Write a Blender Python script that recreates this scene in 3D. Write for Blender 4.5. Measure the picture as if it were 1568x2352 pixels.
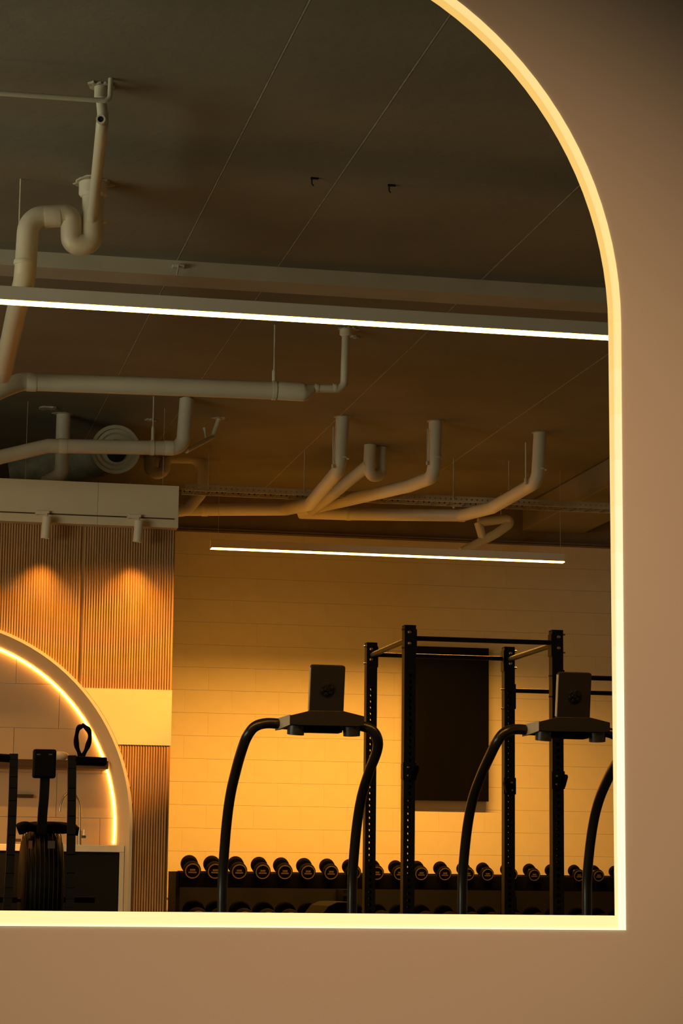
import bpy, bmesh, math, random
from mathutils import Vector, Matrix
from mathutils.geometry import tessellate_polygon

random.seed(7)
for o in list(bpy.data.objects):
    bpy.data.objects.remove(o, do_unlink=True)
SC = bpy.context.scene
COL = SC.collection
PI = math.pi

# ------------------------------------------------------------------ camera
FOC, PX, PY = 5295.53, 784.0, 1176.0            # focal length in pixels of the 1568 x 2352 frame
YAW, PITCH, ROLL = -0.19980, 0.15738, -0.01127
CAM = Vector((0, 0, 0.75))
_W = Matrix.Rotation(YAW, 3, 'Z') @ Matrix.Rotation(PITCH, 3, 'X') @ Matrix.Rotation(ROLL, 3, 'Y')
RIGHT, FWD, UP = _W.col[0].copy(), _W.col[1].copy(), _W.col[2].copy()
cam_data = bpy.data.cameras.new('camera')
cam = bpy.data.objects.new('camera', cam_data)
COL.objects.link(cam)
m = Matrix((RIGHT, UP, -FWD)).transposed().to_4x4()
m.translation = CAM
cam.matrix_world = m
cam_data.sensor_fit = 'VERTICAL'
cam_data.sensor_height = 36.0
cam_data.lens = FOC / 2352.0 * 36.0
cam_data.clip_start = 0.02
cam_data.clip_end = 100
SC.camera = cam

# ------------------------------------------------------------------ world, light, exposure
world = bpy.data.worlds.new('world')
SC.world = world
world.use_nodes = True
world.node_tree.nodes['Background'].inputs[0].default_value = (0.5, 0.45, 0.35, 1)
world.node_tree.nodes['Background'].inputs[1].default_value = 0.0
SC.view_settings.view_transform = 'Standard'
SC.view_settings.look = 'None'
SC.view_settings.gamma = 1.0
SC.view_settings.use_curve_mapping = False
SC.view_settings.exposure = 0.0

LED = (1.0, 0.50, 0.08)
def area(name, loc, aim, sx, sy, power, color, spread=180):
    d = bpy.data.lights.new(name, 'AREA')
    d.shape = 'RECTANGLE'; d.size = sx; d.size_y = sy
    d.energy = power; d.color = color; d.spread = math.radians(spread)
    o = bpy.data.objects.new(name, d); COL.objects.link(o)
    o.location = loc
    o.rotation_euler = (Vector(aim) - Vector(loc)).to_track_quat('-Z', 'Y').to_euler()
    return o
# daylight through an unseen window in the gym's left wall; added fill light for the near room
area('window_daylight', (-5.2, 8.2, 1.9), (2, 10, 2.6), 5.0, 1.8, 185, (0.96, 0.92, 0.64))
area('near_room_fill', (3.9, -2.5, 2.2), (0.6, 3.6, 1.6), 2.0, 1.6, 14, (1.0, 0.94, 0.62))
def spot(name, loc, aim, power, color, size, blend, soft=0.05):
    d = bpy.data.lights.new(name, 'SPOT')
    d.energy = power; d.color = color; d.spot_size = math.radians(size); d.spot_blend = blend; d.shadow_soft_size = soft
    o = bpy.data.objects.new(name, d); COL.objects.link(o); o.location = loc
    o.rotation_euler = (Vector(aim) - Vector(loc)).to_track_quat('-Z', 'Y').to_euler()
    return o
spot('near_wall_fill_spot', (1.6, -1.2, 2.5), (0.62, 3.6, 1.06), 625, (1.0, 0.61, 0.33), 33, 1.0)  # added spot without a fixture, out of view, brightens the near wall

# ------------------------------------------------------------------ pixel -> point on a real plane
def ray(px, py):
    return RIGHT * ((px - PX) / FOC) - UP * ((py - PY) / FOC) + FWD
def at(px, py, Y):
    r = ray(px, py); return CAM + r * (Y / r.y)
ZC = 3.95                                           # ceiling height
def atc(px, py, z=ZC):
    r = ray(px, py); return CAM + r * ((z - CAM.z) / r.z)

# ------------------------------------------------------------------ materials
def mat(name, color, rough=0.6, metal=0.0, noise=0.0, nscale=8.0, bump=0.0, bscale=60.0, spec=0.5, stretch=None, emit=None, estr=0.0, coat=0.0):
    M = bpy.data.materials.new(name); M.use_nodes = True
    nt = M.node_tree; b = nt.nodes['Principled BSDF']
    b.inputs['Base Color'].default_value = (*color, 1)
    b.inputs['Roughness'].default_value = rough
    b.inputs['Metallic'].default_value = metal
    b.inputs['Specular IOR Level'].default_value = spec
    b.inputs['Coat Weight'].default_value = coat
    tc = nt.nodes.new('ShaderNodeTexCoord')
    src = tc.outputs['Object']
    if stretch:
        mp = nt.nodes.new('ShaderNodeMapping'); mp.inputs['Scale'].default_value = stretch
        nt.links.new(src, mp.inputs['Vector']); src = mp.outputs['Vector']
    if noise > 0:
        n = nt.nodes.new('ShaderNodeTexNoise'); n.inputs['Scale'].default_value = nscale; n.inputs['Detail'].default_value = 6
        nt.links.new(src, n.inputs['Vector'])
        r = nt.nodes.new('ShaderNodeValToRGB')
        lo = tuple(max(0, c * (1 - noise)) for c in color); hi = tuple(min(1, c * (1 + noise)) for c in color)
        r.color_ramp.elements[0].position = 0.3; r.color_ramp.elements[1].position = 0.7
        r.color_ramp.elements[0].color = (*lo, 1); r.color_ramp.elements[1].color = (*hi, 1)
        nt.links.new(n.outputs['Fac'], r.inputs['Fac']); nt.links.new(r.outputs['Color'], b.inputs['Base Color'])
    if bump > 0:
        n2 = nt.nodes.new('ShaderNodeTexNoise'); n2.inputs['Scale'].default_value = bscale; n2.inputs['Detail'].default_value = 4
        nt.links.new(src, n2.inputs['Vector'])
        bp = nt.nodes.new('ShaderNodeBump'); bp.inputs['Strength'].default_value = bump; bp.inputs['Distance'].default_value = 0.01
        nt.links.new(n2.outputs['Fac'], bp.inputs['Height']); nt.links.new(bp.outputs['Normal'], b.inputs['Normal'])
    if emit:
        b.inputs['Emission Color'].default_value = (*emit, 1); b.inputs['Emission Strength'].default_value = estr
    return M

M = dict(
    near_wall=mat('near_wall_paint', (0.60, 0.52, 0.43), 0.85, noise=0.02, nscale=3, bump=0.05, bscale=220),
    near_floor=mat('near_floor_vinyl', (0.35, 0.28, 0.20), 0.6, noise=0.1),
    ceiling=mat('ceiling_concrete', (0.225, 0.205, 0.155), 0.9, noise=0.10, nscale=1.6, bump=0.25, bscale=14, spec=0.2),
    joint=mat('ceiling_joint_filler', (0.40, 0.37, 0.29), 0.9, noise=0.2, nscale=20),
    pipe=mat('painted_pipe', (0.60, 0.56, 0.44), 0.45, noise=0.06, nscale=5, bump=0.05, bscale=40),
    pipe_edge=mat('painted_coupling', (0.66, 0.62, 0.50), 0.45, noise=0.06, nscale=9),
    rod=mat('painted_rod', (0.58, 0.54, 0.44), 0.5, noise=0.1),
    dark_hole=mat('dark_bore', (0.012, 0.011, 0.01), 0.9, noise=0.1),
    rung=mat('tray_rung_steel', (0.10, 0.09, 0.07), 0.7, noise=0.1),
    tray=mat('cable_tray_steel', (0.50, 0.46, 0.36), 0.55, noise=0.12, nscale=6),
    beam=mat('beam_paint', (0.42, 0.39, 0.31), 0.8, noise=0.08, nscale=4, bump=0.1, bscale=30),
    block=mat('painted_block', (0.74, 0.66, 0.49), 0.8, noise=0.035, nscale=6, bump=0.12, bscale=120, spec=0.2),
    mortar=mat('painted_mortar', (0.66, 0.58, 0.42), 0.9, noise=0.05, nscale=20, spec=0.2),
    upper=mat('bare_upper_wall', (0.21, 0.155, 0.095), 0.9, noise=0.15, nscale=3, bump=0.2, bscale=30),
    cream=mat('cream_panel_paint', (0.74, 0.64, 0.46), 0.7, noise=0.03, nscale=5, bump=0.05, bscale=90),
    white=mat('white_reveal_paint', (0.66, 0.60, 0.50), 0.6, noise=0.03, nscale=4),
    timber=mat('fluted_timber', (0.44, 0.245, 0.095), 0.5, noise=0.22, nscale=7, stretch=(9, 9, 0.6), bump=0.1, bscale=20),
    tile=mat('niche_tile', (0.62, 0.47, 0.30), 0.35, noise=0.05, nscale=3),
    grout=mat('niche_grout', (0.72, 0.66, 0.54), 0.9, noise=0.1),
    counter=mat('worktop_stone', (0.80, 0.74, 0.64), 0.35, noise=0.05, nscale=14),
    cabinet=mat('dark_cabinet', (0.007, 0.0065, 0.006), 0.65, noise=0.2, nscale=5, spec=0.2),
    shelfwood=mat('dark_shelf_wood', (0.085, 0.042, 0.018), 0.5, noise=0.3, nscale=6, stretch=(0.6, 8, 8)),
    chrome=mat('brushed_steel', (0.36, 0.32, 0.26), 0.25, metal=1.0, noise=0.05),
    black=mat('black_powder_coat', (0.010, 0.009, 0.0085), 0.5, noise=0.2, nscale=30, bump=0.06, bscale=250, spec=0.18),
    blackgloss=mat('black_painted_tube', (0.011, 0.011, 0.011), 0.30, noise=0.15, nscale=10),
    plastic=mat('dark_moulded_plastic', (0.012, 0.0092, 0.008), 0.5, noise=0.15, nscale=40, bump=0.08, bscale=300),
    grey_lit_side=mat('grey_plastic_lit_side', (0.42, 0.40, 0.34), 0.42, noise=0.05),
    holder=mat('satin_dark_holder', (0.03, 0.028, 0.024), 0.3, noise=0.1),
    fan=mat('black_fan_shell', (0.0022, 0.002, 0.002), 0.55, noise=0.2, nscale=20, spec=0.12),
    emblem=mat('dark_emblem', (0.006, 0.005, 0.005), 0.6, noise=0.2, spec=0.2),
    rubber=mat('black_rubber', (0.0025, 0.0022, 0.0022), 0.75, noise=0.2, nscale=20, spec=0.06),
    brass=mat('dull_gold_print', (0.17, 0.115, 0.055), 0.6, metal=0.0, noise=0.1),
    zinc=mat('zinc_bolt', (0.75, 0.68, 0.52), 0.25, metal=1.0, noise=0.05),
    panel=mat('black_gloss_panel', (0.0045, 0.004, 0.0045), 0.30, noise=0.15, nscale=3, stretch=(3, 1, 0.3), spec=0.12),
    floor=mat('gym_rubber_floor', (0.045, 0.042, 0.038), 0.8, noise=0.3, nscale=60),
    housing=mat('light_housing_paint', (0.76, 0.68, 0.55), 0.5, noise=0.03),
    duct=mat('duct_wrap', (0.23, 0.23, 0.17), 0.75, noise=0.35, nscale=9, bump=0.9, bscale=16),
    ductring=mat('diffuser_paint', (0.46, 0.42, 0.30), 0.5, noise=0.06),
    flake=mat('flaking_paint', (0.42, 0.39, 0.31), 0.9, noise=0.3, nscale=30, bump=0.5, bscale=80),
    red=mat('red_sticker', (0.20, 0.06, 0.025), 0.5, noise=0.1),
    label=mat('grey_print', (0.07, 0.055, 0.04), 0.6, noise=0.2),
    window=mat('window_frame_paint', (0.3, 0.28, 0.25), 0.5, noise=0.05),
    ceramic=mat('cream_ceramic', (0.62, 0.54, 0.40), 0.4, noise=0.05),
    led=mat('led_diffuser', (0.8, 0.7, 0.5), 0.5, noise=0.01, emit=LED, estr=16.0),
    led_cove=mat('cove_led', (0.8, 0.7, 0.5), 0.5, noise=0.01, emit=(1.0, 0.42, 0.075), estr=16.0),
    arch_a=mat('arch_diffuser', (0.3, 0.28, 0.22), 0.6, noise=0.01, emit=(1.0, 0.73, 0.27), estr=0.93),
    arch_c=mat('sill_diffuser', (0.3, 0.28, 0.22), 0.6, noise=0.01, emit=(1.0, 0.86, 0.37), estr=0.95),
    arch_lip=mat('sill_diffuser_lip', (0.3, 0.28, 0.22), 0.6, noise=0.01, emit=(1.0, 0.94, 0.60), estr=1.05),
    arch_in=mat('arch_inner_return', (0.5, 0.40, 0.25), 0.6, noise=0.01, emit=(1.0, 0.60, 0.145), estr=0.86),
)

# ------------------------------------------------------------------ mesh building
class MB:
    def __init__(s): s.v = []; s.f = []
    def add(s, vs, fs):
        k = len(s.v); s.v += [Vector(v) for v in vs]; s.f += [tuple(i + k for i in f) for f in fs]; return s
    def box(s, a, b):
        (x0, y0, z0), (x1, y1, z1) = a, b
        x0, x1 = min(x0, x1), max(x0, x1); y0, y1 = min(y0, y1), max(y0, y1); z0, z1 = min(z0, z1), max(z0, z1)
        return s.add([(x0, y0, z0), (x1, y0, z0), (x1, y1, z0), (x0, y1, z0), (x0, y0, z1), (x1, y0, z1), (x1, y1, z1), (x0, y1, z1)],
                     [(0, 3, 2, 1), (4, 5, 6, 7), (0, 1, 5, 4), (1, 2, 6, 5), (2, 3, 7, 6), (3, 0, 4, 7)])
    def beam(s, p, q, w, h, up=(0, 0, 1)):
        p, q = Vector(p), Vector(q); d = (q - p).normalized(); u = Vector(up)
        r = d.cross(u)
        if r.length < 1e-4: r = d.cross(Vector((0, 1, 0)))
        r.normalize(); u = r.cross(d)
        vs = []
        for c in (p, q):
            for a, b in ((-1, -1), (1, -1), (1, 1), (-1, 1)): vs.append(c + r * a * w / 2 + u * b * h / 2)
        return s.add(vs, [(0, 1, 2, 3)[::-1], (4, 5, 6, 7), (0, 1, 5, 4), (1, 2, 6, 5), (2, 3, 7, 6), (3, 0, 4, 7)])
    def tube(s, path, r, n=16, cap=True, closed=False):
        P = [Vector(p) for p in path]; N = len(P)
        R = r if isinstance(r, (list, tuple)) else [r] * N
        T = []
        for i in range(N):
            if closed: t = P[(i + 1) % N] - P[i - 1]
            else: t = P[min(i + 1, N - 1)] - P[max(i - 1, 0)]
            T.append(t.normalized())
        u = T[0].cross(Vector((0, 0, 1)))
        if u.length < 1e-3: u = T[0].cross(Vector((0, 1, 0)))
        u.normalize(); vs = []; fs = []
        for i in range(N):
            u = (u - T[i] * u.dot(T[i])).normalized(); w = T[i].cross(u)
            for k in range(n):
                a = 2 * PI * k / n; vs.append(P[i] + (u * math.cos(a) + w * math.sin(a)) * R[i])
        for i in range(N if closed else N - 1):
            j = (i + 1) % N
            for k in range(n): fs.append((i * n + k, i * n + (k + 1) % n, j * n + (k + 1) % n, j * n + k))
        if cap and not closed:
            fs.append(tuple(range(n))[::-1]); fs.append(tuple((N - 1) * n + k for k in range(n)))
        return s.add(vs, fs)
    def cyl(s, p, q, r, n=20, r2=None): return s.tube([p, q], [r, r if r2 is None else r2], n)
    def ring(s, p, q, ro, ri, n=28):                     # a pipe with a bore
        p, q = Vector(p), Vector(q); d = (q - p).normalized(); u = d.cross(Vector((0, 0, 1)))
        if u.length < 1e-3: u = d.cross(Vector((0, 1, 0)))
        u.normalize(); w = d.cross(u); vs = []; fs = []
        for c, r in ((p, ro), (q, ro), (q, ri), (p, ri)):
            for k in range(n):
                a = 2 * PI * k / n; vs.append(c + (u * math.cos(a) + w * math.sin(a)) * r)
        for t in range(4):
            for k in range(n): fs.append((t * n + k, t * n + (k + 1) % n, ((t + 1) % 4) * n + (k + 1) % n, ((t + 1) % 4) * n + k))
        return s.add(vs, fs)
    def lathe(s, c, axis, prof, n=28):                   # prof: (distance along axis, radius)
        c = Vector(c); d = Vector(axis).normalized()
        return s.tube_profile(c, d, prof, n)
    def tube_profile(s, c, d, prof, n):
        u = d.cross(Vector((0, 0, 1)))
        if u.length < 1e-3: u = d.cross(Vector((0, 1, 0)))
        u.normalize(); w = d.cross(u); vs = []; fs = []
        for t, r in prof:
            for k in range(n):
                a = 2 * PI * k / n; vs.append(c + d * t + (u * math.cos(a) + w * math.sin(a)) * r)
        for i in range(len(prof) - 1):
            for k in range(n): fs.append((i * n + k, i * n + (k + 1) % n, (i + 1) * n + (k + 1) % n, (i + 1) * n + k))
        fs.append(tuple(range(n))[::-1]); fs.append(tuple((len(prof) - 1) * n + k for k in range(n)))
        return s.add(vs, fs)
    def prism(s, poly, y0, y1, holes=(), scale_back=None):    # poly in (x, z), extruded along y
        loops = [list(poly)] + [list(h) for h in holes]
        flat = [p for l in loops for p in l]; n = len(flat)
        tris = tessellate_polygon([[Vector((x, z, 0)) for x, z in l] for l in loops])
        back = flat if scale_back is None else scale_back(flat)
        vs = [(x, y0, z) for x, z in flat] + [(x, y1, z) for x, z in back]
        fs = [tuple(t) for t in tris] + [tuple(i + n for i in t[::-1]) for t in tris]
        k = 0
        for l in loops:
            for i in range(len(l)):
                a, b = k + i, k + (i + 1) % len(l); fs.append((a, b, b + n, a + n))
            k += len(l)
        return s.add(vs, fs)
    def build(s, name, mt, parent=None, angle=40, bevel=0, vdiff=None):
        off = world_loc(parent) if parent else Vector((0, 0, 0))
        me = bpy.data.meshes.new(name)
        me.from_pydata([v - off for v in s.v], [], s.f)
        bm = bmesh.new(); bm.from_mesh(me)
        bmesh.ops.recalc_face_normals(bm, faces=bm.faces)
        if bevel:
            es = [e for e in bm.edges if len(e.link_faces) == 2 and e.calc_face_angle(0) > 0.7]
            bmesh.ops.bevel(bm, geom=es, offset=bevel, segments=2, affect='EDGES', profile=0.5)
        bm.to_mesh(me); bm.free()
        me.polygons.foreach_set('use_smooth', [True] * len(me.polygons))
        me.set_sharp_from_angle(angle=math.radians(18 if bevel else angle))
        me.materials.append(mt if not isinstance(mt, str) else M[mt])
        o = bpy.data.objects.new(name, me); COL.objects.link(o)
        if parent: o.parent = parent
        return o
def world_loc(o):
    v = Vector((0, 0, 0))
    while o is not None: v = v + o.location; o = o.parent
    return v
def tag(o, label=None, cat=None, group=None, kind=None):
    if label: o['label'] = label
    if cat: o['category'] = cat
    if group: o['group'] = group
    if kind: o['kind'] = kind
    return o
def thing(name, loc, label, cat, group=None):
    o = bpy.data.objects.new(name, None); COL.objects.link(o); o.location = loc
    o.empty_display_size = 0.1
    return tag(o, label, cat, group)
def struct(o): o['kind'] = 'structure'; return o
def box(name, a, b, mt, parent=None, bevel=0): return MB().box(a, b).build(name, mt, parent, bevel=bevel)
def catmull(P, n=6):
    P = [Vector(p) for p in P]; out = []
    for i in range(len(P) - 1):
        a, b, c, d = P[max(i - 1, 0)], P[i], P[i + 1], P[min(i + 2, len(P) - 1)]
        for k in range(n):
            t = k / n
            out.append(0.5 * ((2 * b) + (c - a) * t + (2 * a - 5 * b + 4 * c - d) * t * t + (3 * b - a - 3 * c + d) * t ** 3))
    out.append(P[-1]); return out
def fillet(P, r, n=7):
    P = [Vector(p) for p in P]; out = [P[0]]
    for i in range(1, len(P) - 1):
        a, b, c = P[i - 1], P[i], P[i + 1]; u = (a - b); w = (c - b)
        lu, lw = u.length, w.length; u.normalize(); w.normalize()
        ang = u.angle(w)
        if ang > PI - 0.03: out.append(b); continue
        t = min(r / math.tan(ang / 2), lu * 0.49, lw * 0.49); rr = t * math.tan(ang / 2)
        ctr = b + (u + w).normalized() * (rr / math.sin(ang / 2))
        p0, p1 = b + u * t - ctr, b + w * t - ctr
        tot = p0.angle(p1)
        for k in range(n + 1):
            f = k / n
            if tot < 1e-4: out.append(ctr + p0)
            else: out.append(ctr + (p0 * math.sin((1 - f) * tot) + p1 * math.sin(f * tot)) / math.sin(tot))
    out.append(P[-1]); return out

# ------------------------------------------------------------------ the near wall with its lit arch
YW = 3.6
ACX, ACZ, AR = 0.5437, 1.673, 0.6594            # outer edge of the lit frame
SILL = 0.672
def arch_pts(r, zb, n=64):                           # closed outline in (x, z), from lower left, clockwise over the top
    pts = [(ACX - r, zb)]
    for k in range(n + 1):
        a = PI - PI * k / n; pts.append((ACX + r * math.cos(a), ACZ + r * math.sin(a)))
    pts.append((ACX + r, zb)); return pts
WT = 0.030
wall = MB().prism([(-3, 0), (4.5, 0), (4.5, ZC), (-3, ZC)], YW, YW + WT, holes=[arch_pts(AR, SILL)[::-1]]).build('wall_front', 'near_wall'); struct(wall)
box('floor_near_room', (-3, -3, -0.05), (4.5, YW, 0), 'near_floor')['kind'] = 'structure'
fr = thing('arch_light', (ACX, YW, SILL), 'glowing cream light frame lining the tall arched opening in the front wall', 'light')
BW, SH, DEP = 0.0112, 0.0225, 0.034
def band(r0, r1, a0, a1, y0, y1, n=60):
    mb = MB(); vs = []; fs = []
    for k in range(n + 1):
        a = a0 + (a1 - a0) * k / n; c, s_ = math.cos(a), math.sin(a)
        for r, y in ((r0, y0), (r1, y0), (r1, y1), (r0, y1)): vs.append((ACX + r * c, y, ACZ + r * s_))
    for k in range(n):
        for t in range(4): fs.append((k * 4 + t, k * 4 + (t + 1) % 4, k * 4 + 4 + (t + 1) % 4, k * 4 + 4 + t))
    fs.append((0, 1, 2, 3)); fs.append((n * 4 + 3, n * 4 + 2, n * 4 + 1, n * 4))
    return mb.add(vs, fs)
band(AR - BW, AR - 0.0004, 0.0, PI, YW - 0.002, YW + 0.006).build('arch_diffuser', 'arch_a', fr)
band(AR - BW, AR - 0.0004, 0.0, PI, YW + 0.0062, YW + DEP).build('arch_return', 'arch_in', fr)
# whiter glow toward the jamb foot, graded into the emission colours of short stepped boxes
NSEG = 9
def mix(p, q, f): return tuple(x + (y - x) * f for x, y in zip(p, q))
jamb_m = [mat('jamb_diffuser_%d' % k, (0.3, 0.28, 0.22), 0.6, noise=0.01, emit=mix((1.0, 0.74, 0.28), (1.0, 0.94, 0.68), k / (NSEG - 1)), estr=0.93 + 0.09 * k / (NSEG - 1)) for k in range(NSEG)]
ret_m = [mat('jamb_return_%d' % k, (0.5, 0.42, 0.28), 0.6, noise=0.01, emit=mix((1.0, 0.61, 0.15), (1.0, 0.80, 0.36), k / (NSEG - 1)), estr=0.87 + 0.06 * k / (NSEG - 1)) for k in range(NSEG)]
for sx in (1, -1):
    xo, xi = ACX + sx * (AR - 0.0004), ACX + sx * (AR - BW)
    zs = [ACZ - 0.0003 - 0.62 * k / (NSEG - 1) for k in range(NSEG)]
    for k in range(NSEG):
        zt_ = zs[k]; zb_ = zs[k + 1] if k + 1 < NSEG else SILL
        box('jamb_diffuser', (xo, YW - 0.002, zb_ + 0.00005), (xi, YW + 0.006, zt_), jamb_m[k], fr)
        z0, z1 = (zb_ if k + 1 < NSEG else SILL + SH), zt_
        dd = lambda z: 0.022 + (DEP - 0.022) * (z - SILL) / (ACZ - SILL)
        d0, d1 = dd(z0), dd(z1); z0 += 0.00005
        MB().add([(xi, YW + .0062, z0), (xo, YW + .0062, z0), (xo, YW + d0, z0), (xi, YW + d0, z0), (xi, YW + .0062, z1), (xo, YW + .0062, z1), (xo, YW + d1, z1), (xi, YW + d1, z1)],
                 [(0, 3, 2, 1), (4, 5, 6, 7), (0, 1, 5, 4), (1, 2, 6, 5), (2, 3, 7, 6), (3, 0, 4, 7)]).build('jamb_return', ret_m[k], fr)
xl, xr = ACX - AR + BW + 0.0005, ACX + AR - BW - 0.0005
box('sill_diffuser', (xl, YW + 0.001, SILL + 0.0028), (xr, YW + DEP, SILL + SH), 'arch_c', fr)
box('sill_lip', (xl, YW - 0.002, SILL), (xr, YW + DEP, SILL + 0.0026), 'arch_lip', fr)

# ------------------------------------------------------------------ gym shell
X0, X1, Y1 = -5.0, 9.0, 19.0
box('floor', (X0, YW + WT, -0.05), (X1, Y1, 0), 'floor')['kind'] = 'structure'
box('wall_right', (X1, YW, 0), (X1 + 0.1, Y1, ZC), 'block')['kind'] = 'structure'
wl = MB()
for a, b in (((3.6, 0), (5.4, ZC)), ((11.0, 0), (Y1, ZC)), ((5.4, 0), (11.0, 0.9)), ((5.4, 2.9), (11.0, ZC))):
    wl.box((X0 - 0.1, a[0], a[1]), (X0, b[0], b[1]))
struct(wl.build('wall_left', 'block'))
wf = MB()
for y in (5.4, 10.94): wf.box((X0 - 0.08, y, 0.9), (X0 - 0.02, y + 0.06, 2.9))
for z in (0.9, 2.84): wf.box((X0 - 0.08, 5.4, z), (X0 - 0.02, 11.0, z + 0.06))
struct(wf.build('window_1', 'window'))

ceil = MB().box((X0, YW, ZC + 0.012), (X1, Y1, ZC + 0.15)).build('ceiling', 'ceiling'); struct(ceil)
jx = [X0, -3.6, -2.3, -1.1, 0.25, 1.475, 2.015, 3.13, 4.345, 5.5, 6.7, 7.9, X1]
for a, b in zip(jx, jx[1:]):
    box('ceiling_plank', (a + 0.004, YW + WT, ZC), (b - 0.004, Y1 - 0.001, ZC + 0.012), 'ceiling', ceil, bevel=0.002)
for a in jx[1:-1]:
    box('joint_filler', (a - 0.0030, YW + WT, ZC - 0.0008), (a + 0.0030, Y1 - 0.001, ZC + 0.011), 'joint', ceil)

# back wall: painted blocks up to a ledge, bare band above
ZL = 3.605
wb = MB().box((X0, Y1 + 0.012, 0), (X1, Y1 + 0.2, ZL)).build('wall_back', 'mortar'); struct(wb)
BWID, BH = 0.395, 0.1895
proto = None; row = 0; z = ZL - BH
while z > 0.4:
    x = 1.75 + (BWID / 2 if row % 2 else 0)
    while x < 6.9:
        if proto is None:
            proto = MB().box((-BWID / 2 + 0.0002, 0, 0.0007), (BWID / 2 - 0.0002, 0.02, BH - 0.0007)).build('block', 'block', None, bevel=0.0008)
            b = proto
        else:
            b = proto.copy(); COL.objects.link(b)
        b.parent = wb; b.location = (x, Y1 + random.uniform(-0.0002, 0.0002), z)
        x += BWID
    z -= BH; row += 1
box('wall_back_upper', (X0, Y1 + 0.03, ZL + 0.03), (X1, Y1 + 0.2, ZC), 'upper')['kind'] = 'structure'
t2 = MB().box((X0, Y1 - 0.025, ZL), (X1, Y1 + 0.03, ZL + 0.012)).box((X0, Y1 - 0.012, ZL + 0.018), (X1, Y1 + 0.03, ZL + 0.034)).build('trim_1', 'upper'); struct(t2)
struct(MB().box((X0, 11.72, ZC - 0.082), (X1, 11.95, ZC)).build('trim_2', 'beam'))
cl = at(410, 580, 11.7)
tag(MB().tube([(cl.x, 11.69, ZC - 0.035), (cl.x - .004, 11.665, ZC - 0.06), (cl.x - 0.012, 11.66, ZC - 0.095)], 0.005, 8).box((cl.x - .03, 11.685, ZC - 0.045), (cl.x + .03, 11.718, ZC - 0.03)).build('beam_clip', 'rod'),
    'small bent metal clip on the face of the shallow ceiling beam', 'clip')

# ------------------------------------------------------------------ pipes
def pipe_run(parent, path, r, name='pipe', bend=None, n=20, mt='pipe'):
    return MB().tube(fillet(path, bend if bend else r * 2.0), r, n).build(name, mt, parent, angle=50)
def collar(parent, p, d, r, ln, name='coupling', mt='pipe_edge'):
    d = Vector(d).normalized() * ln / 2; p = Vector(p)
    e = d * 0.15
    return MB().tube([p - d, p - d + e, p + d - e, p + d], [r * 0.985, r, r, r * 0.985], 22).build(name, mt, parent, angle=35)
def flange(parent, p, r, h=0.012, name='ceiling_flange', jag=0.0):
    p = Vector(p); n = 22
    vs = [(p.x + r * (1 + random.uniform(-jag, jag)) * math.cos(2 * PI * k / n), p.y + r * (1 + random.uniform(-jag, jag)) * math.sin(2 * PI * k / n)) for k in range(n)]
    mb = MB(); mb.add([(x, y, ZC) for x, y in vs] + [(p.x + (x - p.x) * .96, p.y + (y - p.y) * .96, ZC - h) for x, y in vs],
                      [tuple(range(n)), tuple(range(n, 2 * n))[::-1]] + [(k, (k + 1) % n, n + (k + 1) % n, n + k) for k in range(n)])
    return mb.build(name, 'flake', parent)
def rod(parent, p, ztop=ZC, r=0.005, name='hanger_rod', sleeve=0.0):
    p = Vector(p)
    o = MB().cyl(p, (p.x, p.y, ztop), r, 10).build(name, 'rod', parent)
    if sleeve: MB().tube([p, p + Vector((0, 0, sleeve * .8)), p + Vector((0, 0, sleeve))], [r * 2.4, r * 2.4, r], 12).build('hanger_turnbuckle', 'rod', parent)
    return o
def strap(parent, p, d, r, w=0.02):
    d = Vector(d).normalized() * w / 2
    return MB().ring(Vector(p) - d, Vector(p) + d, r + 0.004, r - 0.002).build('pipe_strap', 'pipe_edge', parent)

# big trap on the left
c0 = atc(214, 418); YA = c0.y; RA = 0.0505
t = thing('trap_pipe', c0, 'thick cream drain pipe with U-shaped trap hanging at the upper left', 'pipe')
q = lambda x, y, Y=YA: at(x, y, Y)
pA = [Vector((c0.x, YA, ZC)), q(212, 562), q(165, 562), q(164, 497), q(66, 493), q(58, 640, YA + 0.02), q(37, 720, 11.3), q(6, 860, 12.85)]
U = fillet(pA[:3] + [q(164, 530)], 0.0485, 9)[:-1]
V = fillet([q(164, 530), q(164, 492), q(66, 499), q(57, 640), q(37, 720, 11.3), q(6, 860, 12.8)], 0.085, 9)
MB().tube(U + V, RA, 28).build('pipe', 'pipe', t, angle=60)
MB().tube([(c0.x, YA, ZC), (c0.x, YA, ZC - 0.062), (c0.x, YA, ZC - 0.075)], [0.066, 0.066, 0.054], 28).build('ceiling_socket', 'pipe_edge', t)
flange(t, c0, 0.095, 0.006, jag=0.25)
collar(t, q(118, 497), q(135, 496) - q(100, 498), RA + 0.0025, 0.075)
collar(t, q(57, 604), (0.02, 0, 1), RA + 0.0012, 0.02, 'pipe_joint')
rod(t, q(44, 520, YA + 0.03), r=0.004)
box('pipe_bracket', q(228, 509, YA + .02), q(246, 514, YA + .05), 'rod', t)

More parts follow.
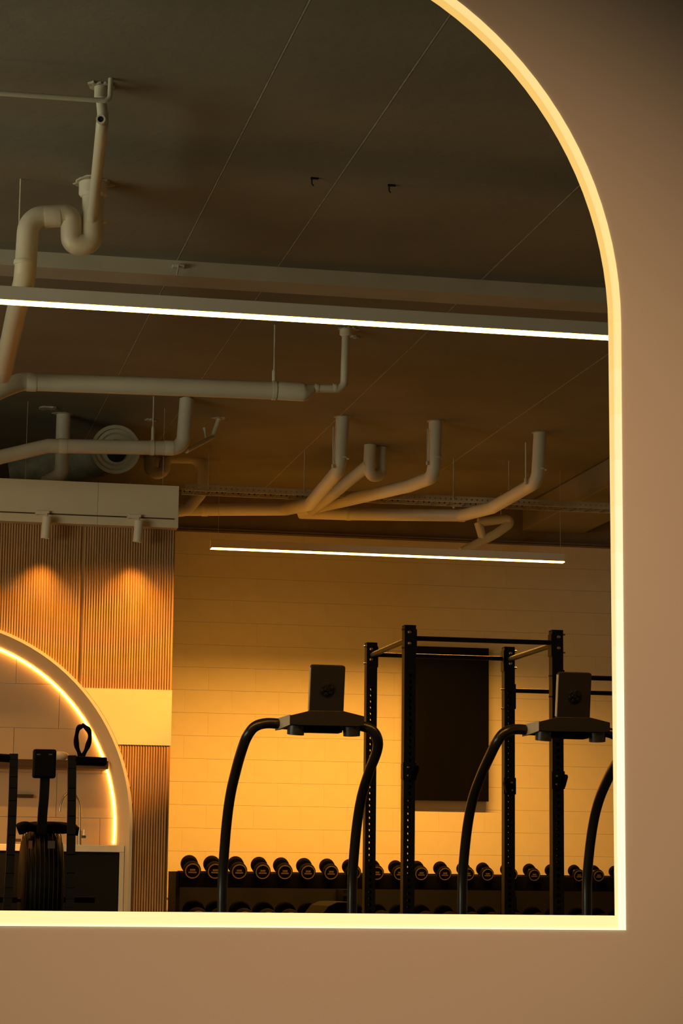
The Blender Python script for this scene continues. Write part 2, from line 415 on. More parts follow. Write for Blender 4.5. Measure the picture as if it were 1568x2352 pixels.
c1 = atc(232, 196); YB = c1.y
t = thing('branch_pipe', c1, 'thin cream branch pipe with open-ended tee running down to the big trap', 'pipe')
MB().tube([(c1.x, YB, ZC), (c1.x, YB, ZC - 0.055), (c1.x, YB, ZC - 0.06)], [0.027, 0.027, 0.02], 20).build('ceiling_socket', 'pipe_edge', t)
flange(t, c1, 0.052, 0.008, jag=0.35)
pe = q(212, 500, YA - 0.085)
MB().tube([(c1.x, YB, ZC - .05), q(236, 262, YB), q(235, 283, YB), q(233, 300, YB + .05), pe], [0.021, 0.023, 0.026, 0.025, 0.0245], 20).build('pipe', 'pipe', t, angle=60)
MB().tube([pe, pe + (pe - q(233, 300, YB + .05)).normalized() * 0.012], [0.0245, 0.016], 20).build('end_cap', 'pipe_edge', t)
te = q(235, 280, YB)
MB().ring(te + Vector((0, 0.0, 0)), te + Vector((-0.012, -0.052, -0.006)), 0.0195, 0.0125).build('tee_mouth', 'pipe_edge', t)
MB().cyl(te + Vector((-.004, -0.02, 0)), te + Vector((-0.0105, -0.0455, -0.005)), 0.0126, 18).build('tee_bore', 'dark_hole', t)

c2 = atc(255, 184)
t = thing('conduit', c2, 'thin grey conduit crossing the upper left and turning up into the ceiling', 'pipe')
Yt = c2.y - 0.02
pipe_run(t, [at(-160, 203, Yt), at(252, 232, Yt), Vector((at(254, 200, Yt).x, Yt, ZC))], 0.0105, bend=0.025, n=14)

# pipe B with reducer
t = thing('drain_pipe', at(630, 880, 13.0), 'long thick horizontal drain pipe below the long ceiling light, stepping down to a thin riser', 'pipe')
YBp = 13.0; RB = 0.0525
q = lambda x, y, Y=YBp: at(x, y, Y)
pipe_run(t, [q(-60, 925, 12.9), q(8, 892, 12.95), q(50, 876), q(640, 897.5)], RB, bend=0.12, n=26)
d = (q(640, 897.5) - q(60, 876)).normalized()
MB().tube([q(636, 897.5), q(640, 897.6), q(692, 900), q(697, 900.5), q(700, 900), q(719, 893)], [RB, .0545, .0555, .054, .050, .026], 26).build('reducer', 'pipe_edge', t, angle=30)
cB = atc(797, 756); cB.y = 13.03
pipe_run(t, [q(715, 891.5), q(790, 893.5), Vector((q(794, 800).x, 13.0, ZC))], 0.0235, bend=0.05, n=18, name='riser')
for x in (727, 768): collar(t, q(x, 891.5), d, 0.0265, 0.02)
MB().tube([(q(794, 800).x, 13.0, ZC), (q(794, 800).x, 13.0, ZC - .035), (q(794, 800).x, 13.0, ZC - .045)], [.038, .038, .026], 22).build('ceiling_socket', 'pipe_edge', t)
flange(t, (q(799, 800).x, 13.0, 0), 0.06, 0.005, jag=0.3)
collar(t, q(72, 877.5), d, RB + .0025, 0.055)
h = q(629, 876); strap(t, q(629, 897), d, RB, 0.022); rod(t, h, sleeve=0.075)

# pipe C
cC = atc(430, 914); YCp = cC.y; RC = 0.0485
q = lambda x, y, Y=YCp: at(x, y, Y)
t = thing('drain_pipe', cC, 'cream drain pipe above the kitchenette bulkhead, bending up into the ceiling', 'pipe')
pipe_run(t, [q(-120, 1084), q(0, 1050), q(112, 1024), q(420, 1030), Vector((q(428, 950).x, YCp, ZC - .008))], RC, bend=0.085, n=24)
d = (q(395, 1029) - q(120, 1024)).normalized()
collar(t, q(144, 1024.7), d, RC + .0028, 0.055); collar(t, q(388, 1029), d, RC + .0028, 0.06); strap(t, q(349, 1028.5), d, RC, 0.024)
collar(t, Vector((q(428, 950).x, YCp, ZC - 0.03)), (0, 0, 1), 0.036, 0.06, 'ceiling_socket')
rod(t, q(350.5, 1011), sleeve=0.10, r=0.0045)
rs = at(503, 980, 15.85)
pipe_run(t, [q(428, 1036, YCp + .03), at(438, 1030, 15.35), at(488, 1004, 15.85), Vector((rs.x, 15.85, ZC))], 0.0165, bend=0.05, n=14, name='branch')
MB().tube([at(472, 1006, 15.7), at(471, 995, 15.7), at(469, 982, 15.7)], [.006, .006, .012], 8).build('branch_hanger', 'rod', t)
flange(t, (rs.x, 15.85, 0), 0.05, 0.004, jag=0.3)

# stub behind C
cS = atc(146, 951); t = thing('stub_pipe', cS, 'short vertical pipe dropping from the ceiling behind the bulkhead pipe, left of the round diffuser', 'pipe')
pipe_run(t, [Vector((cS.x, cS.y, ZC)), Vector((cS.x, cS.y, at(147, 1090, cS.y).z)), at(105, 1108, cS.y + .1)], 0.050, bend=0.07, n=22)
flange(t, cS, 0.075, 0.004, jag=0.2)

# S bend at the back left
t = thing('trap_pipe', at(361, 1087, 17.5), 'shadowed S-shaped trap pipe right of the round diffuser, beside the bulkhead corner', 'pipe')
q = lambda x, y, Y=17.5: at(x, y, Y)
pD = fillet([Vector((q(344, 1046).x, 17.5, ZC)), q(344, 1087), q(378, 1087), q(378, 1050), q(462, 1052), q(464, 1130), q(428, 1172), q(330, 1180)], 0.085, 8)
MB().tube(pD, 0.046, 20).build('pipe', 'pipe', t, angle=60)

def drop(name, top, pts, r, label, rods=(), bend=0.09, ctop=None):
    c = atc(*top); t = thing(name, c, label, 'pipe', 'drain pipes along the back wall')
    P = [Vector((c.x, c.y, ZC))] + [at(*p) if p[2] is not None else at(p[0], p[1], c.y) for p in pts]
    pipe_run(t, P, r, bend=bend, n=22)
    flange(t, c, r * 1.28, 0.003)
    return t, c, P
t, c, P = drop('elbow_pipe', (787, 958), [(779, 1078, None), (712, 1158, 16.6), (655, 1170, 17.45), (470, 1171, 17.8), (405, 1171, 17.8)], 0.0485, 'cream pipe dropping from the ceiling and running left to the bulkhead, leftmost of three')
collar(t, P[4], (1, 0, 0), 0.0515, 0.05)
collar(t, (c.x, c.y, at(783, 1052, c.y).z), (0, 0, 1), 0.0495, 0.012, 'pipe_joint')
r0 = at(764, 1075, c.y - 0.03); rod(t, r0, at(766, 980, c.y - .03).z, 0.004, sleeve=0.03)
t, c, P = drop('elbow_pipe', (1000, 968), [(996, 1095, None), (940, 1116, 16.1), (770, 1155, 17.2), (690, 1172, 17.6)], 0.048, 'cream pipe dropping from the ceiling, middle of three alike, sloping left in a long straight')
collar(t, (c.x, c.y, at(997, 1052, c.y).z), (0, 0, 1), 0.049, 0.012, 'pipe_joint')
rod(t, at(981, 1068, c.y - .03), at(981, 985, c.y - .03).z, 0.004, sleeve=0.03)
t, c, P = drop('elbow_pipe', (1240, 994), [(1234, 1106, None), (1130, 1166, 16.6), (1060, 1184, 17.2), (800, 1181, 17.6), (690, 1178, 17.9)], 0.048, 'cream pipe dropping from the ceiling, rightmost of three alike, curving left above the short light')
collar(t, P[3], (1, 0, 0), 0.0505, 0.05); collar(t, P[4], (1, 0, 0), 0.0505, 0.04)
collar(t, (c.x, c.y, at(1236, 1078, c.y).z), (0, 0, 1), 0.049, 0.012, 'pipe_joint')
rod(t, at(1207, 1112, c.y + .05), at(1206, 1016, c.y + .05).z, 0.005, sleeve=0.05)
rod(t, at(1042, 1168, 17.2), ZC, 0.005, sleeve=0.06)

cH = atc(850, 1022); t = thing('trap_pipe', cH, 'dim U-trap pipe between the middle and left drop pipes, farther back', 'pipe')
q = lambda x, y, Y=cH.y: at(x, y, Y)
MB().tube(fillet([Vector((cH.x, cH.y, ZC)), q(847, 1093), q(874, 1093, cH.y + .08), Vector((q(875, 1040, cH.y + .08).x, cH.y + .08, ZC))], 0.06, 9), 0.046, 20).build('pipe', 'pipe', t, angle=60)
pipe_run(t, [q(846, 1068), q(770, 1130, cH.y + .3), q(715, 1172, cH.y + .7)], 0.045, name='branch')

t = thing('waste_pipe', at(1180, 1195, 18.3), 'faint low pipe elbow above the right end of the short light, deep in shadow', 'pipe')
q = lambda x, y, Y=18.4: at(x, y, Y)
pipe_run(t, [q(1098, 1200), q(1192, 1188), q(1140, 1225), q(1060, 1268)], 0.038, bend=0.05)
pipe_run(t, [q(1098, 1200), q(1110, 1242)], 0.036, name='branch'); rod(t, q(1150, 1194), ZC, 0.004)

# duct under the ceiling, right
e = at(1397, 1117, 16.6)
t = tag(MB().box((e.x, 12.5, e.z), (e.x + 0.55, Y1 - .02, ZC - 0.006)).build('air_duct', 'ceiling', bevel=0.01), 'pale rectangular air duct under the ceiling at the far right, running to the back wall', 'duct')

# cable tray
YT = 16.95; ta = at(425, 1124, YT); tb = at(1440, 1161, YT); zt = (ta.z + tb.z) / 2 + 0.004; th = 0.043
t = thing('cable_tray', (ta.x, YT, zt), 'perforated steel cable tray hung along the back wall behind the pipes', 'cable tray')
def perforated(mb, o, u, v, w, pitch, n, r):
    o, u, v = Vector(o), Vector(u), Vector(v)
    for i in range(n):
        c = o + v * pitch * (i + .5); vs = []; fs = []
        for k in range(8):
            a = PI / 4 * k; ca, sa = math.cos(a), math.sin(a); s_ = 1 / max(abs(ca), abs(sa))
            vs.append(c + u * ca * s_ * w / 2 + v * sa * s_ * pitch / 2)
        for k in range(8):
            a = PI / 4 * k; vs.append(c + u * math.cos(a) * r + v * math.sin(a) * r)
        for k in range(8): fs.append((k, (k + 1) % 8, 8 + (k + 1) % 8, 8 + k))
        mb.add(vs, fs)
nh = int((tb.x - ta.x) / 0.0415)
for dy, nm in ((0, 'side_rail'), (0.2, 'side_rail')):
    mb = MB(); perforated(mb, (ta.x, YT + dy, zt), (0, 0, 1), (1, 0, 0), th, 0.0415, nh, 0.0075)
    mb.box((ta.x, YT + dy, zt - th / 2 - .002), (tb.x, YT + dy + 0.012, zt - th / 2)).box((ta.x, YT + dy, zt + th / 2), (tb.x, YT + dy + 0.012, zt + th / 2 + .002))
    mb.build(nm, 'tray', t)
rp = MB().beam((0, 0.012, 0), (0, 0.2, 0), 0.012, 0.006).build('rung', 'rung', None)
k = 0; x = ta.x + 0.08
while x < tb.x - .03:
    b = rp if k == 0 else rp.copy()
    if k: COL.objects.link(b)
    b.parent = t; b.location = Vector((x, YT, zt - th / 2 + .003)) - t.location
    x += 0.1245; k += 1
for x, yb in ((478, 1123), (698, 1132), (1041, 1147), (1168, 1152)):
    p = at(x, yb, YT - .008); rod(t, p, ZC, 0.0042)

# flexible duct with round diffuser
t = thing('flexible_duct', at(265, 1033, 16.0), 'fabric-wrapped flexible duct ending in a round cream diffuser above the bulkhead', 'duct')
YFD = atc(265, 972).y - .06; cc = at(265.5, 1032, YFD); nrm = (CAM - cc).normalized(); nrm = (nrm + Vector((0.03, 0, -0.05))).normalized()
s_ = 57 * YFD * 1.015 / FOC
MB().lathe(cc - nrm * .06, nrm, [(0, s_ * .93), (.05, s_ * .99), (.064, s_), (.072, s_ * .985), (.07, s_ * .86), (.052, s_ * .80), (.058, s_ * .68), (.044, s_ * .60), (.05, s_ * .40), (.02, s_ * .38)], 40).build('round_diffuser', 'ductring', t, angle=30)
MB().cyl(cc - nrm * .02 + Vector((0.006, 0, -.025)), cc - nrm * .006 + Vector((0.006, 0, -.025)), s_ * 0.385, 28).build('diffuser_throat', 'dark_hole', t)
dp = catmull([cc - nrm * .05, at(256, 1038, YFD + .22), at(212, 1054, YFD + .42), at(120, 1072, YFD + .5), at(24, 1084, YFD + .55)], 9)
MB().tube(dp, [s_ * .80 * (1 + 0.03 * math.sin(i * 2.1) + random.uniform(-.015, .015)) for i in range(len(dp))], 30).build('duct_sleeve', 'duct', t, angle=70)

# ceiling oddments
for px, py, lab in ((722, 408, 'small dark hook stub on the ceiling above the long light, left one of two'), (899, 424, 'small dark hook stub on the ceiling above the long light, right one of two')):
    p = atc(px, py)
    h = MB().box((p.x - .018, p.y - .006, ZC - 0.008), (p.x + .018, p.y + .006, ZC)).tube([(p.x - .012, p.y, ZC - .004), (p.x - .012, p.y, ZC - .03), (p.x - .004, p.y, ZC - .04)], .0035, 8).build('ceiling_hook', 'cabinet')
    tag(h, lab, 'hook')
for px, py, rr, lab in ((110, 936, 0.07, 'flaky pale cover plate on the ceiling left of the stub pipe'), (345, 963, 0.045, 'small torn sealant patch on the ceiling above the round diffuser'), (815, 772, 0.03, 'tiny pale sealant flake on the ceiling beside the thin riser')):
    p = atc(px, py); n = 18
    vs = [(p.x + rr * random.uniform(.75, 1.1) * math.cos(2 * PI * k / n), p.y + rr * .8 * random.uniform(.75, 1.1) * math.sin(2 * PI * k / n)) for k in range(n)]
    mb = MB().add([(x, y, ZC) for x, y in vs] + [(x, y, ZC - .008 - random.uniform(0, .006)) for x, y in vs], [tuple(range(n)), tuple(range(n, 2 * n))[::-1]] + [(k, (k + 1) % n, n + (k + 1) % n, n + k) for k in range(n)])
    tag(mb.build('cover_plate', 'flake'), lab, 'ceiling patch')

# ------------------------------------------------------------------ linear lights
def linear_light(xa, xb, Y, zb, label, power):
    t = thing('linear_light', ((xa + xb) / 2, Y, zb), label, 'light', 'suspended linear lights')
    H, D = 0.066, 0.062
    box('housing', (xa, Y, zb + 0.004), (xb, Y + D, zb + H), 'housing', t, bevel=0.002)
    box('diffuser', (xa + .001, Y + .001, zb - 0.004), (xb - .001, Y + D - .001, zb + 0.0039), 'led', t)
    for x in (xa, xb): box('end_cap', (x - .003, Y, zb - .002), (x + .003, Y + D, zb + H), 'housing', t)
    l_ = area('strip_lamp', (0, D / 2, -.006), (0, D / 2, -1), xb - xa - .01, D - .006, power, (1.0, 0.43, 0.06), 142); l_.parent = t
    for f in (.02, .99):
        x = xa + (xb - xa) * f; MB().cyl((x, Y + D / 2, zb + H), (x, Y + D / 2, ZC), 0.0012, 6).build('suspension_wire', 'rod', t)
a = at(700, 731, 9.84); linear_z = a.z
linear_light(at(-420, 690, 9.84).x, at(1400, 778, 9.84).x + .9, 9.84, a.z, 'long white suspended linear light crossing the whole arch, nearest the viewer', 40)
a = at(485, 1260, 17.2); b = at(1297, 1289, 17.2)
linear_light(a.x, b.x, 17.2, (a.z + b.z) / 2, 'short white suspended linear light in front of the block wall, above the power rack', 190)

linear_light(-2.1, at(-25, 1060, 14.2).x, 14.2, linear_z, 'white suspended linear light in front of the kitchenette, beyond the left edge', 52)

# ------------------------------------------------------------------ kitchenette wall
YP = 15.5; KCX, KCZ, KR = 0.3768, 1.0739, 1.3434; YN = 16.36
XR = at(403, 1217, YP).x; XL = -1.9
zt = at(200, 1107, YP - .1).z; zp = at(200, 1204, YP - .1).z
zb1 = at(300, 1583, YP).z; zb0 = at(320, 1711, YP).z
def karch(r, zb, n=56): 
    pts = [(KCX - r, zb)]
    for k in range(n + 1):
        a = PI - PI * k / n; pts.append((KCX + r * math.cos(a), KCZ + r * math.sin(a)))
    return pts + [(KCX + r, zb)]
kw = MB().prism([(XL, 0), (KCX - KR - .02, 0)] + karch(KR + .021, 0) + [(KCX + KR + .02, 0), (XR, 0), (XR, zp + .02), (XL, zp + .02)], YP + .016, YP + .05).build('wall_kitchenette', 'timber'); struct(kw)
box('wall_side', (XR - .05, YP + .05, 0), (XR, Y1, zp + .3), 'cream')['kind'] = 'structure'
xm_ = at(225, 1150, YP - .1).x
box('bulkhead_board', (XL, YP - .1, zp), (xm_ - .0008, YP + .5, zt), 'cream', kw, bevel=0.0015)
box('bulkhead_board', (xm_ + .0008, YP - .1, zp), (XR + .005, YP + .5, zt), 'cream', kw, bevel=0.0015)
for wx in (58, 374):
    p = at(wx, 1105, YP + .1); MB().cyl((p.x, YP + .1, zt), (p.x, YP + .1, ZC), 0.0014, 6).build('suspension_wire', 'rod', kw)
def zarch(x):
    d = abs(x - KCX)
    return KCZ + math.sqrt(max(0, (KR + .02) ** 2 - d * d)) if d < KR + .02 else None
def flutes(name, xa, xb, zlo, zhi, w=0.0176):
    mb = MB(); x = xa; n = 5
    while x + w <= xb + 1e-4:
        zl = zlo; za = zarch(x + w / 2)
        if za is not None: zl = max(zl, za - .004)
        if zhi - zl > 0.01:
            vs = []; fs = []
            for z in (zl, zhi):
                for k in range(n + 1):
                    a = PI - PI * k / n; vs.append((x + w / 2 + w * .48 * math.cos(a), YP + .015 - 0.011 * math.sin(a), z))
            m_ = n + 1
            for k in range(n): fs.append((k, k + 1, m_ + k + 1, m_ + k))
            fs.append(tuple(range(m_))); fs.append(tuple(range(m_, 2 * m_))[::-1])
            mb.add(vs, fs)
        x += w
    o = mb.build(name, 'timber', kw, angle=60); o['kind'] = 'stuff'; return o
xs = at(192, 1300, YP).x
flutes('fluted_panel', xs - .0176 * 70, xs - .001, zb1, zp)
flutes('fluted_panel', xs, XR, zb1, zp)
flutes('fluted_panel', KCX + KR + .02 - .0176 * 10, XR - .0, 0.0, zb0)
# cream band between the panels
pts = [(XR + .001, zb0), (XR + .001, zb1)]
zz = zb1
arc = []
for k in range(17):
    z_ = zb1 + (zb0 - zb1) * k / 16; arc.append((KCX + math.sqrt((KR + .0215) ** 2 - (z_ - KCZ) ** 2), z_))
MB().prism(pts + arc, YP - .004, YP + .015).build('plain_band', 'cream', kw)
# deep arched reveal
mb = MB(); o_, i_ = karch(KR + .020, 0), karch(KR, 0); n = len(o_); vs = []; fs = []
for y in (YP - .004, YN):
    vs += [(x, y, z) for x, z in o_] + [(x, y, z) for x, z in i_]
for k in range(n - 1):
    fs += [(k, k + 1, n + k + 1, n + k), (2 * n + k, 3 * n + k, 3 * n + k + 1, 2 * n + k + 1), (k, 2 * n + k, 2 * n + k + 1, k + 1), (n + k, n + k + 1, 3 * n + k + 1, 3 * n + k)]
fs += [(0, n, 3 * n, 2 * n), (n - 1, 3 * n - 1, 4 * n - 1, 2 * n - 1)]
mb.add(vs, fs).build('arch_reveal', 'white', kw, angle=50)
# niche back with big tiles
nb = MB().box((XL, YN + .012, 0), (XR - .05, YN + .1, zp)).build('wall_niche', 'grout'); struct(nb)
tw, thh = 0.62, 0.31
gx = at(35, 1600, YN).x; gz = at(35, 1570, YN).z
tp = MB().box((0.0015, 0, 0.0015), (tw - .0015, .011, thh - .0015)).build('tile', 'tile', None, bevel=0.001); first = True
for j in range(-6, 3):
    off = tw * .5 if j % 2 else 0
    for i in range(-3, 3):
        x, z = gx + i * tw + off, gz + j * thh
        if x + tw < -0.9 or x > 1.72 or z < 0: continue
        xcut = min(1.0, (XR - .055 - x) / tw)
        b = tp if first else tp.copy()
        if not first: COL.objects.link(b)
        first = False; b.parent = nb; b.location = (x, YN + .001, z); b.scale.x = xcut
# LED strip at the back edge of the reveal
cv = thing('cove_light', (KCX, YN - .02, KCZ), 'glowing amber light strip curving inside the back edge of the kitchenette arch', 'light')
zc_ = at(290, 1942, 15.75).z
MB().tube([(KCX + (KR - .012) * math.cos(a), YN - .014, KCZ + (KR - .012) * math.sin(a)) for a in [ -0.08 + (PI + .16) * k / 70 for k in range(71)]], 0.0062, 10).build('led_strip', 'led_cove', cv, angle=60)

# worktop, cabinet, shelf, taps, oddments
YCN = 15.75
xk0, xk1 = KCX - KR + .003, KCX + KR - .004
tag(box('worktop', (xk0, YCN, zc_ - .046), (xk1, YN - .001, zc_), 'counter', None, bevel=.003), 'white stone worktop across the base of the kitchenette arch', 'worktop')
cb = thing('base_cabinet', (KCX, YCN, 0), 'dark base cabinet under the white kitchenette worktop', 'cabinet')
box('body', (xk0 + .03, YCN + .035, .1), (xk1 - .032, YN - .002, zc_ - .047), 'cabinet', cb)
box('plinth', (xk0 + .03, YCN + .08, 0), (xk1 - .032, YCN + .12, .1), 'cabinet', cb)
nd = 4; wd = (xk1 - .034 - xk0 - .032) / nd
for i in range(nd):
    dr = box('door', (xk0 + .032 + i * wd + .002, YCN + .015, .11), (xk0 + .032 + (i + 1) * wd - .002, YCN + .034, zc_ - .05), 'cabinet', cb, bevel=.002)
tag(box('end_panel', (xk1 - .03, YCN - .01 + .011, 0), (xk1 + .001, YN - .003, zc_ - .047), 'white', None, bevel=.002), 'white upright end panel closing the right side of the dark base cabinet', 'panel')
zs1 = at(120, 1745, 16.08).z; zs0 = at(120, 1764, 16.08).z
xsr = KCX + math.sqrt(KR ** 2 - (zs1 - KCZ) ** 2) - .012
tag(box('wall_shelf', (KCX - 1.1, 16.08, zs0), (xsr, YN, zs1), 'shelfwood', None, bevel=.002), 'dark timber shelf fixed across the lit kitchenette arch', 'shelf')
YK = 16.15
f = thing('kitchen_tap', at(183, 1940, YK), 'brushed steel gooseneck tap on the white worktop', 'tap')
b0 = at(183, 1938, YK); b0.z = zc_
tp_ = [b0, at(183.5, 1905, YK), at(183.5, 1855, YK), at(178, 1833, YK), at(164, 1821.5, YK), at(149, 1828, YK), at(140, 1848, YK), at(138, 1864, YK)]
MB().tube(catmull(tp_, 6), 0.0085, 14).build('spout', 'chrome', f, angle=60)
MB().cyl(b0, at(183, 1908, YK), 0.0155, 18).build('base', 'chrome', f)
MB().beam(at(184, 1922, YK), at(197, 1922, YK), .018, .018).cyl(at(192.5, 1922, YK), at(192.5, 1905, YK), .004, 8).build('lever', 'chrome', f)
tag(box('socket_rail', at(38, 1824, YN - .03), at(76, 1833, YN - .002), 'shelfwood', None, bevel=.002), 'short brown rail fixed to the tiles under the dark shelf', 'rail')
p = at(41, 1938, 16.1)
bx = thing('small_carton', (p.x, 16.1, zc_), 'small pale carton on the worktop behind the exercise bike', 'box')
box('body', (p.x - .018, 16.08, zc_), (p.x + .02, 16.12, zc_ + .075), 'ceramic', bx); box('label_band', (p.x - .019, 16.079, zc_ + .02), (p.x + .021, 16.1, zc_ + .04), 'red', bx)
p = at(139, 1745, 16.2); p.z = zs1
mb = MB(); n = 24
prof = [(0, .02), (.012, .034), (.03, .05), (.045, .052), (.056, .046), (.062, .03), (.06, .008)]
mb.lathe(p, (0.12, 0, 1), prof, n); sh = mb.build('ceramic_bowl', 'ceramic', None, angle=70)
tag(sh, 'small rounded cream ceramic bowl on the dark shelf', 'bowl')
YO = 16.2; q = lambda x, y: at(x, y, YO)
o = thing('loop_ornament', Vector((q(186, 1745).x, YO, zs1)), 'black twisted loop ornament standing on the right end of the dark shelf', 'ornament')
L = catmull([q(186, 1746), q(183, 1733), q(176.5, 1715), q(175.5, 1692), q(180, 1673), q(189, 1667.5)], 6)
Rr = catmull([q(187, 1746), q(192, 1733), q(200, 1717), q(206, 1697), q(204, 1679), q(195, 1669), q(190, 1667)], 6)
for P_, nm in ((L, 'left_strand'), (Rr, 'right_strand')):
    MB().tube([p_ + Vector((0, .006 * math.sin(i * .5), 0)) for i, p_ in enumerate(P_)], [0.0165 + .003 * math.sin(i * .55) for i in range(len(P_))], 12).build('strand', 'rubber', o, angle=60)
MB().lathe(Vector((q(186, 1745).x, YO, zs1)), (0, 0, 1), [(0, .03), (.008, .03), (.02, .016)], 18).build('base', 'rubber', o)
MB().tube([q(186, 1667), q(191, 1664)], [.011, .003], 8).build('tip', 'rubber', o)

# track and spotlights
YTK = YP - .1
a = at(-140, 1170, YTK - .004); b = at(400, 1193, YTK - .004); zk = at(200, 1184, YTK).z
tr = tag(MB().box((a.x, YTK - .006, zk - .004), (b.x, YTK + .001, zk + .004)).build('lighting_track', 'shelfwood'), 'slim dark lighting track along the cream bulkhead', 'track')
for i, (x, lab) in enumerate(((-105, 'added white cylindrical spotlight on the bulkhead track, unseen beyond the left edge'), (106, 'white cylindrical spotlight on the bulkhead track, left of the two in view'), (317, 'white cylindrical spotlight on the bulkhead track, right one near the corner'))):  # leftmost spotlight is unseen, added for symmetrical light on the panel
    yy = 1170 + (x + 105) * 0.0482
    p = at(x + 2, yy + 12, YTK - .05); sp = thing('spotlight', (p.x, YTK - .006, zk), lab, 'spotlight', 'spotlights on the track')
    box('adapter', (p.x - .07, YTK - .03, zk - .008), (p.x + .016, YTK - .006, zk + .016), 'housing', sp, bevel=.003)
    box('driver_tip', (p.x - .078, YTK - .028, zk - .012), (p.x - .066, YTK - .008, zk + .01), 'white', sp)
    tp1 = Vector((p.x, YTK - .06, zk - .028)); bt1 = tp1 + Vector((-.008, .008, -.145))
    MB().tube([(p.x, YTK - .02, zk - .002), (p.x, YTK - .05, zk - .012), tp1], .006, 8).build('stem', 'housing', sp)
    ax = (bt1 - tp1).normalized()
    MB().lathe(tp1, ax, [(0, .029), (.002, .031), (.146, .031), (.148, .0295), (.148, .025), (.13, .024)], 26).build('body', 'housing', sp, angle=30)
    L_ = bpy.data.lights.new('spot_lamp', 'SPOT'); L_.energy = 30; L_.color = (1.0, 0.44, 0.07); L_.spot_size = math.radians(84); L_.spot_blend = 1.0; L_.shadow_soft_size = 0.02
    lo = bpy.data.objects.new('spot_lamp', L_); COL.objects.link(lo); lo.parent = sp
    lo.location = bt1 + ax * .012 - sp.location
    lo.rotation_euler = Vector((-.05, .10, -1)).to_track_quat('-Z', 'Y').to_euler()

# added spotlight, unseen beyond the right edge of the arch, brightens the kitchenette wall
ws = thing('added_wash_spot', (5.6, 13.2, ZC), 'added unseen ceiling spotlight washing the kitchenette wall, beyond the right edge', 'spotlight')
wa = Vector((5.6, 13.2, ZC - .32)); aim = (Vector((1.30, YP, 1.86)) - wa).normalized()
MB().cyl((5.6, 13.2, ZC), (5.6, 13.2, ZC - .30), .008, 10).build('stem', 'housing', ws)
MB().lathe(wa - aim * .09, aim, [(0, .035), (.003, .038), (.17, .038), (.172, .036), (.172, .030), (.15, .028)], 24).build('body', 'housing', ws)
L_ = bpy.data.lights.new('spot_lamp', 'SPOT'); L_.energy = 3300; L_.color = (1.0, 0.385, 0.045); L_.spot_size = math.radians(22); L_.spot_blend = 0.9; L_.shadow_soft_size = 0.03
lo = bpy.data.objects.new('spot_lamp', L_); COL.objects.link(lo); lo.parent = ws; lo.location = wa + aim * .1 - ws.location
lo.rotation_euler = aim.to_track_quat('-Z', 'Y').to_euler()

# ------------------------------------------------------------------ wall panel
YQ = Y1 - .085
pa = at(932, 1483, YQ); pb = at(1122, 1841, YQ)
wp = thing('wall_panel', ((pa.x + pb.x) / 2, YQ, pb.z), 'tall black glossy panel standing off the block wall behind the power rack', 'panel')
box('panel_face', (pa.x, YQ, pb.z), (pb.x, YQ + .035, pa.z), 'panel', wp, bevel=.002)
for x in (pa.x + .15, pb.x - .15): box('wall_bracket', (x - .03, YQ + .036, (pa.z + pb.z) / 2 - .1), (x + .03, Y1 + .002, (pa.z + pb.z) / 2 + .1), 'black', wp)

# ------------------------------------------------------------------ power rack
YF, YR = 15.0, 16.2
pf = [at(938, 1440, YF), at(1273, 1450, YF)]; pr = [at(853, 1480, YR), at(1170, 1490, YR)]
xa = (pf[0].x + pr[0].x) / 2; xb = (pf[1].x + pr[1].x) / 2; ztop = (pf[0].z + pf[1].z) / 2
xc = xb + 1.25
rk = thing('power_rack', (xa, YF, 0), 'tall black perforated steel power rack with pull-up bars in front of the block wall', 'rack')
PW = 0.078; HP = 0.0436
def upright(x, y, top, nm='upright'):
    mb = MB(); n = int((top - .30) / HP); h = n * HP; z0 = 0.02
    for yy in (y - PW / 2, y + PW / 2): perforated(mb, (x, yy, z0), (1, 0, 0), (0, 0, 1), PW, HP, n, 0.0125)
    for yy in (y - PW / 2, y + PW / 2): mb.add([(x - PW / 2, yy, z0 + h), (x + PW / 2, yy, z0 + h), (x + PW / 2, yy, top), (x - PW / 2, yy, top)], [(0, 1, 2, 3)])
    for xx in (x - PW / 2, x + PW / 2): mb.add([(xx, y - PW / 2, z0), (xx, y + PW / 2, z0), (xx, y + PW / 2, top), (xx, y - PW / 2, top)], [(0, 1, 2, 3)])
    u = mb.build(nm, 'black', rk)
    box('cap', (x - PW / 2 - .001, y - PW / 2 - .001, top), (x + PW / 2 + .001, y + PW / 2 + .001, top + .008), 'rubber', u, bevel=.003)
    box('foot_plate', (x - .09, y - .09, 0), (x + .09, y + .09, .02), 'black', u)
    return u
def bolt(par, x, y, z, d=(0, -1, 0), r=.0135):
    d = Vector(d); p = Vector((x, y, z))
    return MB().lathe(p, d, [(0, r), (.006, r), (.011, r * .75), (.013, r * .35)], 12).build('bolt', 'zinc', par, angle=30)
